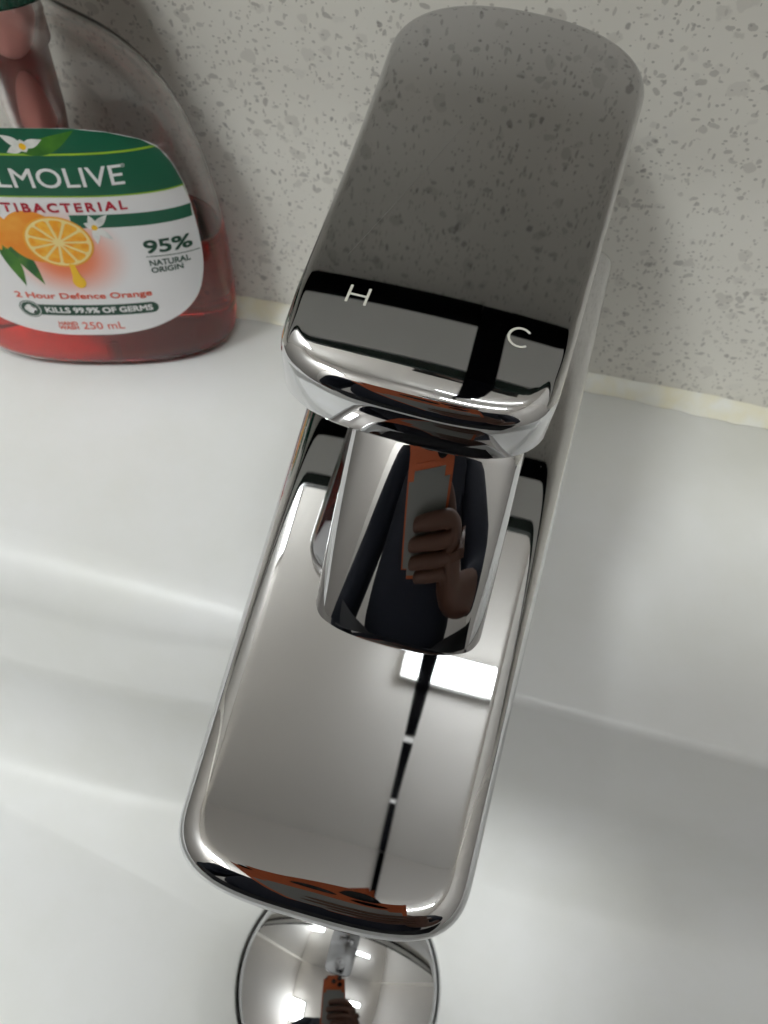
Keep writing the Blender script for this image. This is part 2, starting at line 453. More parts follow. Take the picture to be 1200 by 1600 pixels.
tap = empty('basin_mixer_tap', (0, -50, 0))
tag(tap, 'chrome single-lever basin mixer tap marked H and C, on the basin deck', 'tap')
T0 = (0, 50, 0)   # undo parent offset: parts are given in world millimetres
def tp(o):
    o.location = (0, 50 * MM, 0); return o

TS = math.radians(1.5)
SL = 166.0
SLAB_O = (-0.8, -22.0, 69 + math.tan(TS) * (179 - 22))
Ws = lambda u: 33.4 - 0.058 * u
so = capped_outline(Ws, 0, SL, 6, 13, 3.0, 3.3)
sm = lambda a, b, x: (lambda t: t * t * (3 - 2 * t))(min(1, max(0, (x - a) / (b - a))))
tp(pillow('spout', so, 24, SL - 24, lambda u: 5.2, lambda u: 17 - 2.5 * sm(60, SL, u),
          lambda u, v: -0.00035 * v * v + 0.0096 * v, SLAB_O, TS, CHROME, tap, inner=24))
# column under the spout
co = rounded_rect(0, -50.5, 28.0, 27.5, 9, 4, 8)
v = []; f = []; n = len(co)
for k, (ins, z) in enumerate(((1.2, 3.0), (0, 4.2), (0, 30), (0.0, 57.5))):
    q = smooth_ring_offset(co, ins)
    v += [(a, b, z) for a, b in q]
for r in range(3):
    for i in range(n): f.append((r * n + i, r * n + (i + 1) % n, (r + 1) * n + (i + 1) % n, (r + 1) * n + i))
tp(mesh_obj('column', v, f, CHROME, tap))
co2 = rounded_rect(0, -50.5, 29.5, 29.0, 10, 4, 8)
v = []; f = []; n = len(co2)
for ins, z in ((0, 0.1), (0, 2.4), (0.8, 3.2), (3, 3.3)):
    v += [(a, b, z) for a, b in smooth_ring_offset(co2, ins)]
for r in range(3):
    for i in range(n): f.append((r * n + i, r * n + (i + 1) % n, (r + 1) * n + (i + 1) % n, (r + 1) * n + i))
tp(mesh_obj('base_plate', v, f, CHROME, tap))
a_ = lathe('aerator', [(9.5, 57.5), (9.5, 51.5), (8.2, 50.8), (7.6, 51.8), (0.3, 52.2)], CHROME, tap, 40, 0, -170, close_top=True); tp(a_)

# cartridge housing: inclined block in front of the lever stem
TB = math.radians(40.0)
BL = 51.0
by, bz = -147.5, 69 + math.tan(TS) * (179 - 147.5) - 0.5
BUV = BL - 38.0                                       # where the face leaves the lever's shade
bcrown = lambda u, v: -(max(0.0, 13.0 - u) ** 2) / 5.0 - (max(0.0, u - BUV) ** 2) / (2 * 130.0) - (36.0 - math.sqrt(36.0 ** 2 - min(abs(v), 16.5) ** 2))
BO = (1.6, by + BL * math.cos(TB), bz + 4.6 + BL * math.sin(TB))
bo = capped_outline(lambda u: 14.6 + 0.022 * u, 0, BL, 6, 5, 4.0, 7.5)
tp(pillow('cartridge_housing', bo, 10, BL - 10, lambda u: 3.0, lambda u: 26.0, bcrown, BO, TB, CHROME, tap, inner=26))

# lever
TL = math.radians(1.2)
LYAW = math.radians(-1.7)
LEV_TIP_Y, LEV_FRONT_Y = -15.0, -121.0
LL = (LEV_TIP_Y - LEV_FRONT_Y) / math.cos(TL)
LZ = lambda y: 111.2 + (y + 119.4) * math.tan(TL)
LO = (-0.8, LEV_TIP_Y, LZ(LEV_TIP_Y))
Wl = lambda u: 27.6 - (27.6 - 22.2) * (u / LL)
lo_ = capped_outline(Wl, 0, LL, 20, 12, 2.35, 3.1)
LU0 = LL - 6.5
lev_crown = lambda u, v: -(max(0.0, u - LU0) ** 2) / (2 * 20.0) + max(0.0, 82.0 - u) ** 2 / (2 * 560.0) - 0.0006 * v * v - 0.022 * v
lever = tp(pillow('lever', lo_, 26, LL - 20, lambda u: 1.8 + 1.9 * sm(LL - 20, LL - 4, u), lambda u: 6.5 + 5.0 * sm(20, LL - 10, u),
                  lev_crown, LO, TL, CHROME_LEVER, tap, yaw=LYAW, inner=26))

def lever_point(u, v, off):
    w = lev_crown(u, v) + off
    ct, st = math.cos(TL), math.sin(TL); cy, sy = math.cos(LYAW), math.sin(LYAW)
    x = v; y = -u * ct - w * st; z = -u * st + w * ct
    return (LO[0] + x * cy - y * sy, LO[1] + x * sy + y * cy, LO[2] + z)

ENGR = mat('etched_letter', lin(196, 194, 184), rough=0.55)
def stroke_letter(polylines, width, u0, v0, parent):
    """flat etched strokes lying on the lever; letter x to the right, y up the lever"""
    V = []; F = []
    for pl in polylines:
        P = np.array(pl, float)
        T = np.gradient(P, axis=0); T /= np.linalg.norm(T, axis=1)[:, None]
        Nn = np.stack([-T[:, 1], T[:, 0]], 1) * width / 2
        b = len(V)
        for i in range(len(P)):
            for s in (-1, 1):
                q = P[i] + s * Nn[i]
                V.append(lever_point(u0 - q[1], v0 + q[0], 0.03))
        for i in range(len(P) - 1):
            F.append((b + 2 * i, b + 2 * i + 2, b + 2 * i + 3, b + 2 * i + 1))
    return tp(mesh_obj('letter', V, F, ENGR, tap))
def seg(a, b, n=6): return [tuple(np.array(a) + (np.array(b) - np.array(a)) * k / n) for k in range(n + 1)]
HU = LL - 16.4
stroke_letter([seg((-1.55, 0), (-1.55, 4.0)), seg((1.55, 0), (1.55, 4.0)), seg((-1.4, 2.0), (1.4, 2.0))], 0.45, HU, -12.6, tap)['label'] = 'etched letter H'
arc = [(1.85 * math.cos(math.radians(a)), 2.0 + 2.0 * math.sin(math.radians(a))) for a in range(42, 322, 10)]
stroke_letter([arc], 0.45, HU + 0.4, 14.4, tap)['label'] = 'etched letter C'

# hairline scratches on the lever
def scratch(u0, v0, u1, v1, wd):
    o = stroke_letter([[(0, 0)] + seg((0.0, 0.0), (v1 - v0, -(u1 - u0)), 14)[1:]], wd, u0, v0, tap); o.name = 'scratch'; o.data.materials[0] = SCR
SCR = mat('hairline_scratch', lin(170, 168, 162), rough=0.4, metal=0.7)
scratch(35, -5, 79, -17, 0.05); scratch(58, 8, 63, 20, 0.04)

# ------------------------------------------------------------------ soap bottle
BC = (-126.0, -24.0); BYAW = math.radians(17)
BPROF = np.array([(0, 38.5, 15.5), (1.2, 41, 17.3), (4, 43.2, 19.0), (9, 44.3, 19.8), (20, 45, 20), (35, 45, 20), (50, 44, 19.5), (65, 42, 18.9), (80, 38, 18.0), (88, 34.2, 17.0), (93, 30.3, 15.8), (97, 26.2, 14.2), (100, 21.8, 12.4), (102, 18, 11.2), (104.5, 12.4, 10.7), (106, 10.8, 10.6), (116, 10.6, 10.6)])
def cr_interp(z, xs, ys):
    # monotone cubic (Fritsch-Carlson)
    h = np.diff(xs); d = np.diff(ys) / h
    m = np.concatenate([[d[0]], (d[:-1] + d[1:]) / 2, [d[-1]]])
    for i in range(len(d)):
        if d[i] == 0: m[i] = m[i + 1] = 0
        else:
            a, b = m[i] / d[i], m[i + 1] / d[i]
            if a < 0: m[i] = 0
            if b < 0: m[i + 1] = 0
            s = a * a + b * b
            if s > 9: t = 3 / math.sqrt(s); m[i] = t * a * d[i]; m[i + 1] = t * b * d[i]
    z = min(max(z, xs[0]), xs[-1]); i = min(np.searchsorted(xs, z, 'right') - 1, len(h) - 1)
    t = (z - xs[i]) / h[i]
    return (2 * t**3 - 3 * t * t + 1) * ys[i] + (t**3 - 2 * t * t + t) * h[i] * m[i] + (-2 * t**3 + 3 * t * t) * ys[i + 1] + (t**3 - t * t) * h[i] * m[i + 1]
_tz = np.arange(0, 116.01, 0.1)
_ta = np.array([cr_interp(z, BPROF[:, 0], BPROF[:, 1]) for z in _tz]); _tb = np.array([cr_interp(z, BPROF[:, 0], BPROF[:, 2]) for z in _tz])
def b_ab(z):
    q = min(max(z, 0.0), 115.899) * 10; i = int(q); t = q - i
    return float(_ta[i] + (_ta[i + 1] - _ta[i]) * t), float(_tb[i] + (_tb[i + 1] - _tb[i]) * t)
def b_n(z): return 2.4 if z < 70 else max(2.0, 2.4 - 0.4 * (z - 70) / 30)

bottle = empty('soap_bottle', (BC[0], BC[1], 0.15), BYAW)
tag(bottle, 'clear plastic pump bottle of red orange hand wash with green and white label', 'soap bottle')

def b_ring(z, inset, n=144):
    a, b = b_ab(z); e = b_n(z); a -= inset; b -= inset
    out = []
    for k in range(n):
        t = 2 * math.pi * k / n; c, s = math.cos(t), math.sin(t)
        out.append((a * math.copysign(abs(c) ** (2 / e), c), b * math.copysign(abs(s) ** (2 / e), s), z))
    return out
def shell(rings, cap_first=True, cap_last=True, n=144):
    V = []; F = []
    for r in rings: V += r
    for r in range(len(rings) - 1):
        for i in range(n):
            j = (i + 1) % n; F.append((r * n + i, r * n + j, (r + 1) * n + j, (r + 1) * n + i))
    if cap_first: F.append(tuple(range(n - 1, -1, -1)))
    if cap_last: F.append(tuple(range((len(rings) - 1) * n, len(rings) * n)))
    return V, F
zs = [0, 0.3, 0.8, 1.5, 2.5, 4, 6, 8] + list(np.arange(10, 100, 1.5)) + [100, 101, 102, 103, 104, 105, 106, 107, 109, 112, 114, 115.8]
TH = 0.9
outer = [b_ring(z, 0) for z in zs]
# underside: shallow push-up in the base
push = [[(x * s, y * s, h) for x, y, _ in b_ring(0, 0)] for s, h in ((0.55, 2.0), (0.8, 1.4), (0.93, 0.3))]
zi = [z for z in zs[::-1] if z >= 4.0]
inner = [b_ring(z, TH) for z in zi]
floor_i = [[(x * s, y * s, h) for x, y, _ in b_ring(4.0, TH)] for s, h in ((0.96, 3.3), (0.85, 3.0), (0.5, 3.4))]
Vb, Fb = shell(push + outer + inner + floor_i)
PLASTIC = mat('clear_plastic', (0.985, 0.987, 0.985, 1), rough=0.03, trans=1.0, ior=1.46)
mesh_obj('body', Vb, Fb, PLASTIC, bottle)
# liquid
LEVEL = 45.0
lz = [4.2, 5, 6, 8] + list(np.arange(10, LEVEL, 1.5)) + [LEVEL]
lrings = [[(x * s, y * s, h) for x, y, _ in b_ring(4.0, TH + 0.02)] for s, h in ((0.5, 3.55), (0.85, 3.15), (0.96, 3.45))] + [b_ring(z, TH - 0.06) for z in lz] + [b_ring(LEVEL - 0.4, TH + 2.0)]
Vl, Fl = shell(lrings)
LIQ = mat('red_hand_wash', (1, 1, 1, 1), rough=0.02, trans=1.0, ior=1.35)
lp = LIQ.node_tree.nodes['Principled BSDF']; lp.inputs['Base Color'].default_value = (0.92, 0.16, 0.10, 1)
va = nd(LIQ, 'ShaderNodeVolumeAbsorption'); va.inputs['Color'].default_value = (0.92, 0.14, 0.08, 1); va.inputs['Density'].default_value = 60
lk(LIQ, va.outputs[0], LIQ.node_tree.nodes['Material Output'].inputs['Volume'])
mesh_obj('hand_wash', Vl, Fl, LIQ, bottle)

# pump: ribbed dark green collar, stem, head; chamber and dip tube inside
GREEN_P = mat('dark_green_plastic', (0.004, 0.05, 0.028, 1), rough=0.22)
def ribbed(name, r0, r1, z0, z1, nr, material, parent):
    n = nr * 4; V = []; F = []
    prof = ((r0 - 0.6, z0, 0), (r0, z0 + 0.6, 0.5), (r0, z0 + 1.4, 1), (r0, z1 - 1.6, 1), (r0 - 0.2, z1 - 0.7, 0.5), (r0 - 1.2, z1, 0), (r1, z1 + 0.2, 0))
    for r, z, a in prof:
        for k in range(n):
            t = 2 * math.pi * k / n; rr = r + a * 0.45 * (1 if (k % 4) in (0, 1) else -1) * 0.5
            V.append((rr * math.cos(t), rr * math.sin(t), z))
    for q in range(len(prof) - 1):
        for i in range(n):
            j = (i + 1) % n; F.append((q * n + i, q * n + j, (q + 1) * n + j, (q + 1) * n + i))
    F.append(tuple(range((len(prof) - 1) * n, len(prof) * n))); F.append(tuple(range(n - 1, -1, -1)))
    return mesh_obj(name, V, F, material, parent, smooth=False)
ribbed('collar', 17.0, 6, 110.5, 126, 44, GREEN_P, bottle)
lathe('pump_stem', [(5, 126), (5, 134), (4.2, 134.4)], GREEN_P, bottle, 32)
def pump_head():
    bm = bmesh.new()
    sec = [(-12, 134, 9, 3), (-8, 134, 10.5, 9), (0, 134, 11, 11), (8, 134, 10, 11), (18, 136, 6, 8), (30, 136.5, 4.2, 6), (38, 134, 3.6, 4.5)]
    prev = None
    for (u, z, w, h) in sec:
        ring = []
        for k in range(16):
            t = 2 * math.pi * k / 16; c, s = math.cos(t), math.sin(t)
            ring.append(bm.verts.new(Vector((w * math.copysign(abs(c) ** 0.7, c), -u, z + h / 2 + h / 2 * math.copysign(abs(s) ** 0.7, s))) * MM))
        if prev:
            for k in range(16): bm.faces.new((prev[k], prev[(k + 1) % 16], ring[(k + 1) % 16], ring[k]))
        else: bm.faces.new(ring[::-1])
        prev = ring
    bm.faces.new(prev)
    bmesh.ops.recalc_face_normals(bm, faces=bm.faces[:])
    return bm_obj('pump_head', bm, GREEN_P, bottle, True)
pump_head()
PUMP_RED = mat('red_stained_pump', (0.88, 0.42, 0.39, 1), rough=0.3, trans=0.8, ior=1.3)
lathe('pump_chamber', [(9.4, 114), (9.4, 97), (8.2, 96), (7.6, 80), (6.8, 74), (4.2, 71), (3.6, 66), (2.6, 65)], PUMP_RED, bottle, 40, close_bot=True)
lathe('dip_tube', [(2.3, 66), (2.3, 6)], mat('clear_tube', (0.9, 0.7, 0.68, 1), rough=0.1, trans=0.8, ior=1.2), bottle, 20)

# ---- label, wrapped on the front of the bottle
def b_surf(u, z, off):
    def pt(u, z):
        a, b = b_ab(z); e = b_n(z); q = max(0.0, 1 - abs(u / a) ** e)
        return np.array((u, -b * q ** (1 / e), z))
    p = pt(u, z); du = pt(u + 0.05, z) - pt(u - 0.05, z); dz = pt(u, z + 0.05) - pt(u, z - 0.05)
    nn = np.cross(du, dz); nn /= np.linalg.norm(nn)
    if nn[1] > 0: nn = -nn
    return p + nn * off

def conform(name, bm, off, material, parent, maxlen=2.2):
    """bm holds flat faces in (u,z) millimetres in x,y; cut them fine and wrap them on the bottle"""
    bmesh.ops.triangulate(bm, faces=bm.faces[:])
    for _ in range(7):
        long = [e for e in bm.edges if e.calc_length() > maxlen]
        if not long: break
        bmesh.ops.subdivide_edges(bm, edges=long, cuts=1)
        bmesh.ops.triangulate(bm, faces=[f for f in bm.faces if len(f.verts) > 3])
    for v in bm.verts:
        v.co = Vector(b_surf(v.co.x, v.co.y, off + v.co.z)) * MM
    bm.normal_update()
    return bm_obj(name, bm, material, parent, True)

def poly(name, polys, off, material, parent, maxlen=2.2):
    bm = bmesh.new()
    for pts in polys:
        vs = [bm.verts.new((x, y, 0)) for x, y in pts]
        bm.faces.new(vs)
    return conform(name, bm, off, material, parent, maxlen)

DG = bpy.context.evaluated_depsgraph_get
def text_bm(body, bold=0.0, spacing=1.0):
    cu = bpy.data.curves.new('t', 'FONT'); cu.body = body; cu.size = 1.0; cu.space_character = spacing
    cu.resolution_u = 4
    o = bpy.data.objects.new('t', cu); COL.objects.link(o)
    bpy.context.view_layer.update()
    me = bpy.data.meshes.new_from_object(o.evaluated_get(DG()))
    bm = bmesh.new(); bm.from_mesh(me)
    bpy.data.objects.remove(o); bpy.data.curves.remove(cu); bpy.data.meshes.remove(me)
    return bm

def text(name, body, u0, u1, z0, z1, off, material, parent, bold=0.0, spacing=1.0, arc=None):
    """fit the words into the box u0..u1, z0..z1 (z1 is the cap height)"""
    bm = text_bm(body, bold, spacing)
    xs = [v.co.x for v in bm.verts]; ys = [v.co.y for v in bm.verts]
    x0, x1, y0, y1 = min(xs), max(xs), min(ys), max(ys)
    h = (z1 - z0) / (y1 - y0)
    for v in bm.verts:
        x = u0 + (v.co.x - x0) / (x1 - x0) * (u1 - u0); y = z0 + (v.co.y - y0) * h
        v.co = (x, y + (arc(x) if arc else 0), 0)
    if bold:                                     # heavier strokes: the same outline laid again a hair to each side
        b = bold * h * 1.5; src = bm.faces[:]
        for k, (dx, dy) in enumerate(((b, b), (-b, b), (b, -b), (-b, -b))):
            g = bmesh.ops.duplicate(bm, geom=src)['geom']
            for v in g:
                if isinstance(v, bmesh.types.BMVert): v.co += Vector((dx, dy, 0.006 * (k + 1)))
    o = conform(name, bm, off, material, parent, 1.6)
    o['label'] = 'printed words ' + body
    return o

def label_material():
    m = mat('label_paper', lin(242, 240, 241), rough=0.38)
    p = m.node_tree.nodes['Principled BSDF']; tc = nd(m, 'ShaderNodeTexCoord')
    mp = nd(m, 'ShaderNodeMapping'); mp.inputs['Location'].default_value = (-0.001, 0, -0.048); 
    ds = nd(m, 'ShaderNodeVectorMath', operation='MULTIPLY'); ds.inputs[1].default_value = (1, 0, 1.15)
    lk(m, tc.outputs['Object'], mp.inputs['Vector']); lk(m, mp.outputs[0], ds.inputs[0])
    ln = nd(m, 'ShaderNodeVectorMath', operation='LENGTH'); lk(m, ds.outputs[0], ln.inputs[0])
    mr = nd(m, 'ShaderNodeMapRange', interpolation_type='SMOOTHSTEP'); mr.inputs['From Min'].default_value = 0.0200; mr.inputs['From Max'].default_value = 0.0050
    lk(m, ln.outputs['Value'], mr.inputs['Value'])
    cx = nd(m, 'ShaderNodeMix', data_type='RGBA'); cx.inputs[6].default_value = lin(242, 240, 241); cx.inputs[7].default_value = lin(243, 130, 84)
    lk(m, mr.outputs[0], cx.inputs[0]); lk(m, cx.outputs[2], p.inputs['Base Color'])
    return m
INK_G = mat('label_green', lin(22, 92, 66), rough=0.35)
INK_DG = mat('label_deep_green', lin(24, 70, 52), rough=0.35)
INK_LIME = mat('label_lime', lin(150, 190, 50), rough=0.35)
INK_W = mat('label_white', lin(240, 238, 238), rough=0.35)
INK_R = mat('label_crimson', lin(176, 30, 52), rough=0.35)
INK_O = mat('label_orange_red', lin(226, 92, 66), rough=0.35)

half_lab = [(0, 85.1), (7, 85.0), (13.5, 84.6), (21.7, 82.8), (28.7, 79.9), (32.7, 76.6), (35.4, 71.6), (37.4, 64.8), (38.4, 56.6), (38.9, 46), (38.4, 38), (36.4, 30.8), (33.5, 26.4), (29.6, 23.2), (24, 20.5), (18, 18.6), (9, 17.2), (0, 17.0)]
hl = np.array(half_lab)
def cr_closed(P, k=6):
    out = []; n = len(P)
    for i in range(n):
        p0, p1, p2, p3 = P[(i - 1) % n], P[i], P[(i + 1) % n], P[(i + 2) % n]
        for j in range(k):
            t = j / k
            out.append(0.5 * ((2 * p1) + (p2 - p0) * t + (2 * p0 - 5 * p1 + 4 * p2 - p3) * t * t + (3 * p1 - p0 - 3 * p2 + p3) * t ** 3))
    return np.array(out)
full = np.concatenate([hl, (hl[1:-1] * [-1, 1])[::-1]])
lab_pts = cr_closed(full, 5)
def lab_half(z):
    r = lab_pts[lab_pts[:, 0] >= -0.01]; i = np.argsort(r[:, 1])
    return float(np.interp(z, r[i, 1], r[i, 0]))
label = poly('label', [[tuple(p) for p in lab_pts]], 0.12, label_material(), bottle)
label['label'] = 'curved printed front label, green above and white below'

def band(name, top, bot, off, material, u0=None, u1=None, n=40):
    """strip between two z(u) curves, trimmed to the label outline"""
    zt = top(0); us = np.linspace(-39, 39, 79); polys = []
    P = []
    for u in us:
        zb, zz = bot(u), top(u)
        if u0 is not None and u < u0: continue
        # label z-range at this u
        rr = lab_pts[np.abs(lab_pts[:, 0] - u) < 1.2]
        if len(rr) == 0: continue
        up = rr[rr[:, 1] > 50][:, 1]; dn = rr[rr[:, 1] <= 50][:, 1]
        zmax = float(np.interp(abs(u), hl[:10, 0], hl[:10, 1])) - 0.0
        if abs(u) > 38.9: continue
        a = min(zz, zmax); b = min(zb, zmax)
        P.append((u, b, a))
    for i in range(len(P) - 1):
        (ua, ba, aa), (ub, bb, ab_) = P[i], P[i + 1]
        q = [(ua, ba), (ub, bb), (ub, ab_), (ua, aa)]
        if aa - ba < 0.02 and ab_ - bb < 0.02: continue
        if aa - ba < 0.02: q = [(ub, bb), (ub, ab_), (ua, aa)]
        elif ab_ - bb < 0.02: q = [(ua, ba), (ub, bb), (ua, aa)]
        polys.append(q)
    bm = bmesh.new()
    for pts in polys: bm.faces.new([bm.verts.new((x, y, 0)) for x, y in pts])
    bmesh.ops.remove_doubles(bm, verts=bm.verts[:], dist=0.001)
    return conform(name, bm, off, material, label)
sagz = lambda u: -0.0011 * u * u
band('green_band', lambda u: 90, lambda u: 66.8 + sagz(u), 0.16, INK_G)
band('lime_line', lambda u: 78.75 + sagz(u), lambda u: 78.2 + sagz(u), 0.20, INK_LIME)
band('lime_line', lambda u: 67.05 + sagz(u), lambda u: 66.65 + sagz(u), 0.20, INK_LIME)
band('green_stripe', lambda u: 61.3 + sagz(u) * 1.1, lambda u: 57.2 + sagz(u) * 0.9, 0.16, INK_G, u0=6)
text('brand_lettering', 'PALMOLIVE', -19.5, 23.0, 69.4, 74.8, 0.22, INK_W, label, 0.004, 1.0)
text('product_lettering', 'ANTIBACTERIAL', -19.0, 21.9, 62.2, 64.8, 0.20, INK_R, label, 0.022, 1.35)
text('claim_figure', '95%', 23.6, 36.6, 47.4, 51.6, 0.20, INK_DG, label, 0.016, 0.95, arc=lambda u: -0.06 * (u - 23.6))
poly('claim_rule', [[(23.5, 46.15), (38.4, 44.75), (38.4, 45.0), (23.5, 46.4)]], 0.20, INK_DG, label)
text('claim_lettering', 'NATURAL', 24.0, 35.4, 43.0, 44.9, 0.20, INK_DG, label, 0.014, 1.0, arc=lambda u: -0.06 * (u - 24))
text('claim_lettering', 'ORIGIN', 24.0, 33.0, 40.5, 42.3, 0.20, INK_DG, label, 0.014, 1.0, arc=lambda u: -0.04 * (u - 24))
text('variant_lettering', '2 Hour Defence Orange', -18.6, 22.2, 31.6, 34.5, 0.20, INK_O, label, 0.016)
# pill and round badge
def capsule(x0, x1, zc, r, n=10):
    P = []
    for k in range(n + 1):
        a = -math.pi / 2 + math.pi * k / n; P.append((x1 - r + r * math.cos(a), zc + r * math.sin(a)))
    for k in range(n + 1):
        a = math.pi / 2 + math.pi * k / n; P.append((x0 + r + r * math.cos(a), zc + r * math.sin(a)))
    return P
def disc(x, z, r, n=36, sx=1.0): return [(x + r * sx * math.cos(2 * math.pi * k / n), z + r * math.sin(2 * math.pi * k / n)) for k in range(n)]
poly('claim_pill', [capsule(-15, 23.2, 27.6, 2.15)], 0.18, INK_DG, label)
poly('badge', [disc(-15.9, 27.7, 3.4)], 0.20, INK_DG, label)
poly('badge_ring', [[(-15.9 + r * math.cos(2 * math.pi * (k + d) / 36), 27.7 + r * math.sin(2 * math.pi * (k + d) / 36)) for r, d in ((3.1, 0), (3.1, 1), (2.85, 1), (2.85, 0))] for k in range(36)], 0.23, INK_W, label)
poly('badge_cross', [[(-15.9 + x, 27.7 + z) for x, z in ((-0.55, -1.8), (0.55, -1.8), (0.55, -0.55), (1.8, -0.55), (1.8, 0.55), (0.55, 0.55), (0.55, 1.8), (-0.55, 1.8), (-0.55, 0.55), (-1.8, 0.55), (-1.8, -0.55), (-0.55, -0.55))]], 0.23, INK_W, label)
text('claim_lettering', 'KILLS 99.9% OF GERMS', -11.3, 21.3, 26.6, 28.7, 0.23, INK_W, label, 0.022)
text('size_lettering', 'HAND', -9.1, -3.3, 21.3, 22.8, 0.20, INK_O, label, 0.018)
text('size_lettering', 'WASH', -9.5, -3.4, 19.5, 21.0, 0.20, INK_O, label, 0.018)
text('size_lettering', '250 mL', -1.9, 11.1, 19.6, 22.6, 0.20, INK_O, label, 0.004)
text('size_lettering', '\u00ae', 22.9, 23.9, 73.9, 74.9, 0.22, INK_W, label)

# printed fruit, leaves and blossom
LEAF1 = mat('print_leaf', lin(72, 128, 36), rough=0.35)
LEAF2 = mat('print_leaf_dark', lin(36, 92, 40), rough=0.35)
RIND = mat('print_rind', lin(244, 170, 50), rough=0.35)
RIND2 = mat('print_rind_shade', lin(238, 142, 30), rough=0.35)
PITH = mat('print_pith', lin(250, 224, 150), rough=0.35)
PULP = mat('print_pulp', lin(247, 160, 20), rough=0.35)
YEL = mat('print_drop', lin(250, 196, 40), rough=0.35)
PETAL = mat('print_petal', lin(238, 236, 232), rough=0.35)
def print_noise(m, c2, scale, lo=0.4, hi=0.65):
    p = m.node_tree.nodes['Principled BSDF']; tc = nd(m, 'ShaderNodeTexCoord'); n1 = nd(m, 'ShaderNodeTexNoise')
    n1.inputs['Scale'].default_value = scale; n1.inputs['Detail'].default_value = 4
    lk(m, tc.outputs['Object'], n1.inputs['Vector']); mx = nd(m, 'ShaderNodeMix', data_type='RGBA')
    mx.inputs[6].default_value = p.inputs['Base Color'].default_value[:]; mx.inputs[7].default_value = c2
    r = nd(m, 'ShaderNodeMapRange'); r.inputs['From Min'].default_value = lo; r.inputs['From Max'].default_value = hi
    lk(m, n1.outputs['Fac'], r.inputs['Value']); lk(m, r.outputs[0], mx.inputs[0]); lk(m, mx.outputs[2], p.inputs['Base Color'])
print_noise(LEAF1, lin(44, 100, 30), 150); print_noise(LEAF2, lin(96, 140, 48), 160); print_noise(PULP, lin(252, 190, 60), 420)
print_noise(RIND2, lin(246, 168, 60), 120); print_noise(PETAL, lin(206, 208, 204), 240)

def leaf(p0, p1, w, n=10, bend=0.0):
    a, b = np.array(p0, float), np.array(p1, float); d = b - a; L = np.linalg.norm(d); d /= L; nn = np.array((-d[1], d[0]))
    up = []; dn = []
    for k in range(n + 1):
        t = k / n; wd = w * (math.sin(math.pi * t ** 0.85)) * (1 - 0.25 * t); c = a + d * L * t + nn * bend * math.sin(math.pi * t)
        up.append(tuple(c + nn * wd)); dn.append(tuple(c - nn * wd))
    return dn[:1] + dn[1:-1] + up[-1:] + up[1:-1][::-1]
poly('printed_leaf', [leaf((-0.5, 78.9), (13.9, 84.2), 2.3, bend=-0.6)], 0.21, LEAF1, label)
poly('printed_leaf', [leaf((-24, 78.9), (-10, 83.6), 2.2, bend=0.6)], 0.21, LEAF1, label)
poly('printed_leaf', [leaf((-14.5, 55.0), (-8.0, 37.6), 2.6, bend=0.4)], 0.17, LEAF2, label)
poly('printed_leaf', [leaf((-17, 52.5), (-13.8, 36.9), 2.3, bend=0.8)], 0.18, LEAF1, label)
poly('printed_leaf', [leaf((-22, 52.5), (-27, 38), 2.3, bend=-0.8)], 0.17, LEAF2, label)
def blossom(x, z, r, angs, off, name='printed_blossom'):
    pol = []
    for a, l in angs:
        t = math.radians(a); pol.append(leaf((x, z), (x + r * l * math.cos(t), z + r * l * math.sin(t)), r * 0.24, 8))
    o = poly(name, pol, off, PETAL, label)
    poly('printed_stamen', [disc(x, z, r * 0.17, 14)], off + 0.03, YEL, label)
blossom(0.4, 80.6, 5.2, ((18, 1.05), (150, 1.1), (200, 0.9), (95, 0.0001 + 0.35), (-70, 0.3)), 0.23)
poly('printed_orange', [disc(-5.6, 54.2, 8.4, 44, 1.0)], 0.18, RIND2, label)
poly('printed_orange', [disc(-17.5, 56.0, 6.6, 40)], 0.18, RIND2, label)
SCX, SCZ, SR = 0.6, 52.6, 8.5
tiltm = lambda r, a: (SCX + 1.12 * r * math.cos(a), SCZ + 0.98 * r * math.sin(a))
circ2 = lambda r, n=48: [tiltm(r, 2 * math.pi * k / n) for k in range(n)]
poly('printed_slice_rind', [circ2(SR)], 0.21, RIND, label)
poly('printed_slice_pith', [circ2(SR * 0.94)], 0.23, PITH, label)
wed = []
ns = 11
for k in range(ns):
    a0 = 2 * math.pi * (k + 0.06) / ns; a1 = 2 * math.pi * (k + 0.94) / ns
    P = [tiltm(SR * 0.14, (a0 + a1) / 2)] + [tiltm(SR * 0.80, a0 + 0.02)]
    for j in range(1, 6): P.append(tiltm(SR * 0.86, a0 + (a1 - a0) * j / 6))
    P.append(tiltm(SR * 0.80, a1 - 0.02)); wed.append(P)
poly('printed_slice_segments', wed, 0.25, PULP, label)
drop = [(1.7 + 0.3 * math.cos(a), 44.6) for a in (0.0, math.pi)]
dp = [(1.2, 45.2), (2.3, 45.2)] + [(2.3 + 1.9 * math.cos(a) , 39.0 + 2.4 * math.sin(a)) for a in np.linspace(0.9, -math.pi - 0.6, 18)][0:18]
poly('printed_drop', [[(1.3, 45.4), (2.6, 45.2)] + [(2.4 + 1.9 * math.cos(a), 38.9 + 2.4 * math.sin(a)) for a in np.linspace(0.95, -math.pi - 0.75, 18)]], 0.27, YEL, label)
blossom(11.8, 57.2, 5.0, ((42, 1.15), (100, 0.8), (-45, 1.2), (-95, 1.1), (150, 0.6)), 0.23)

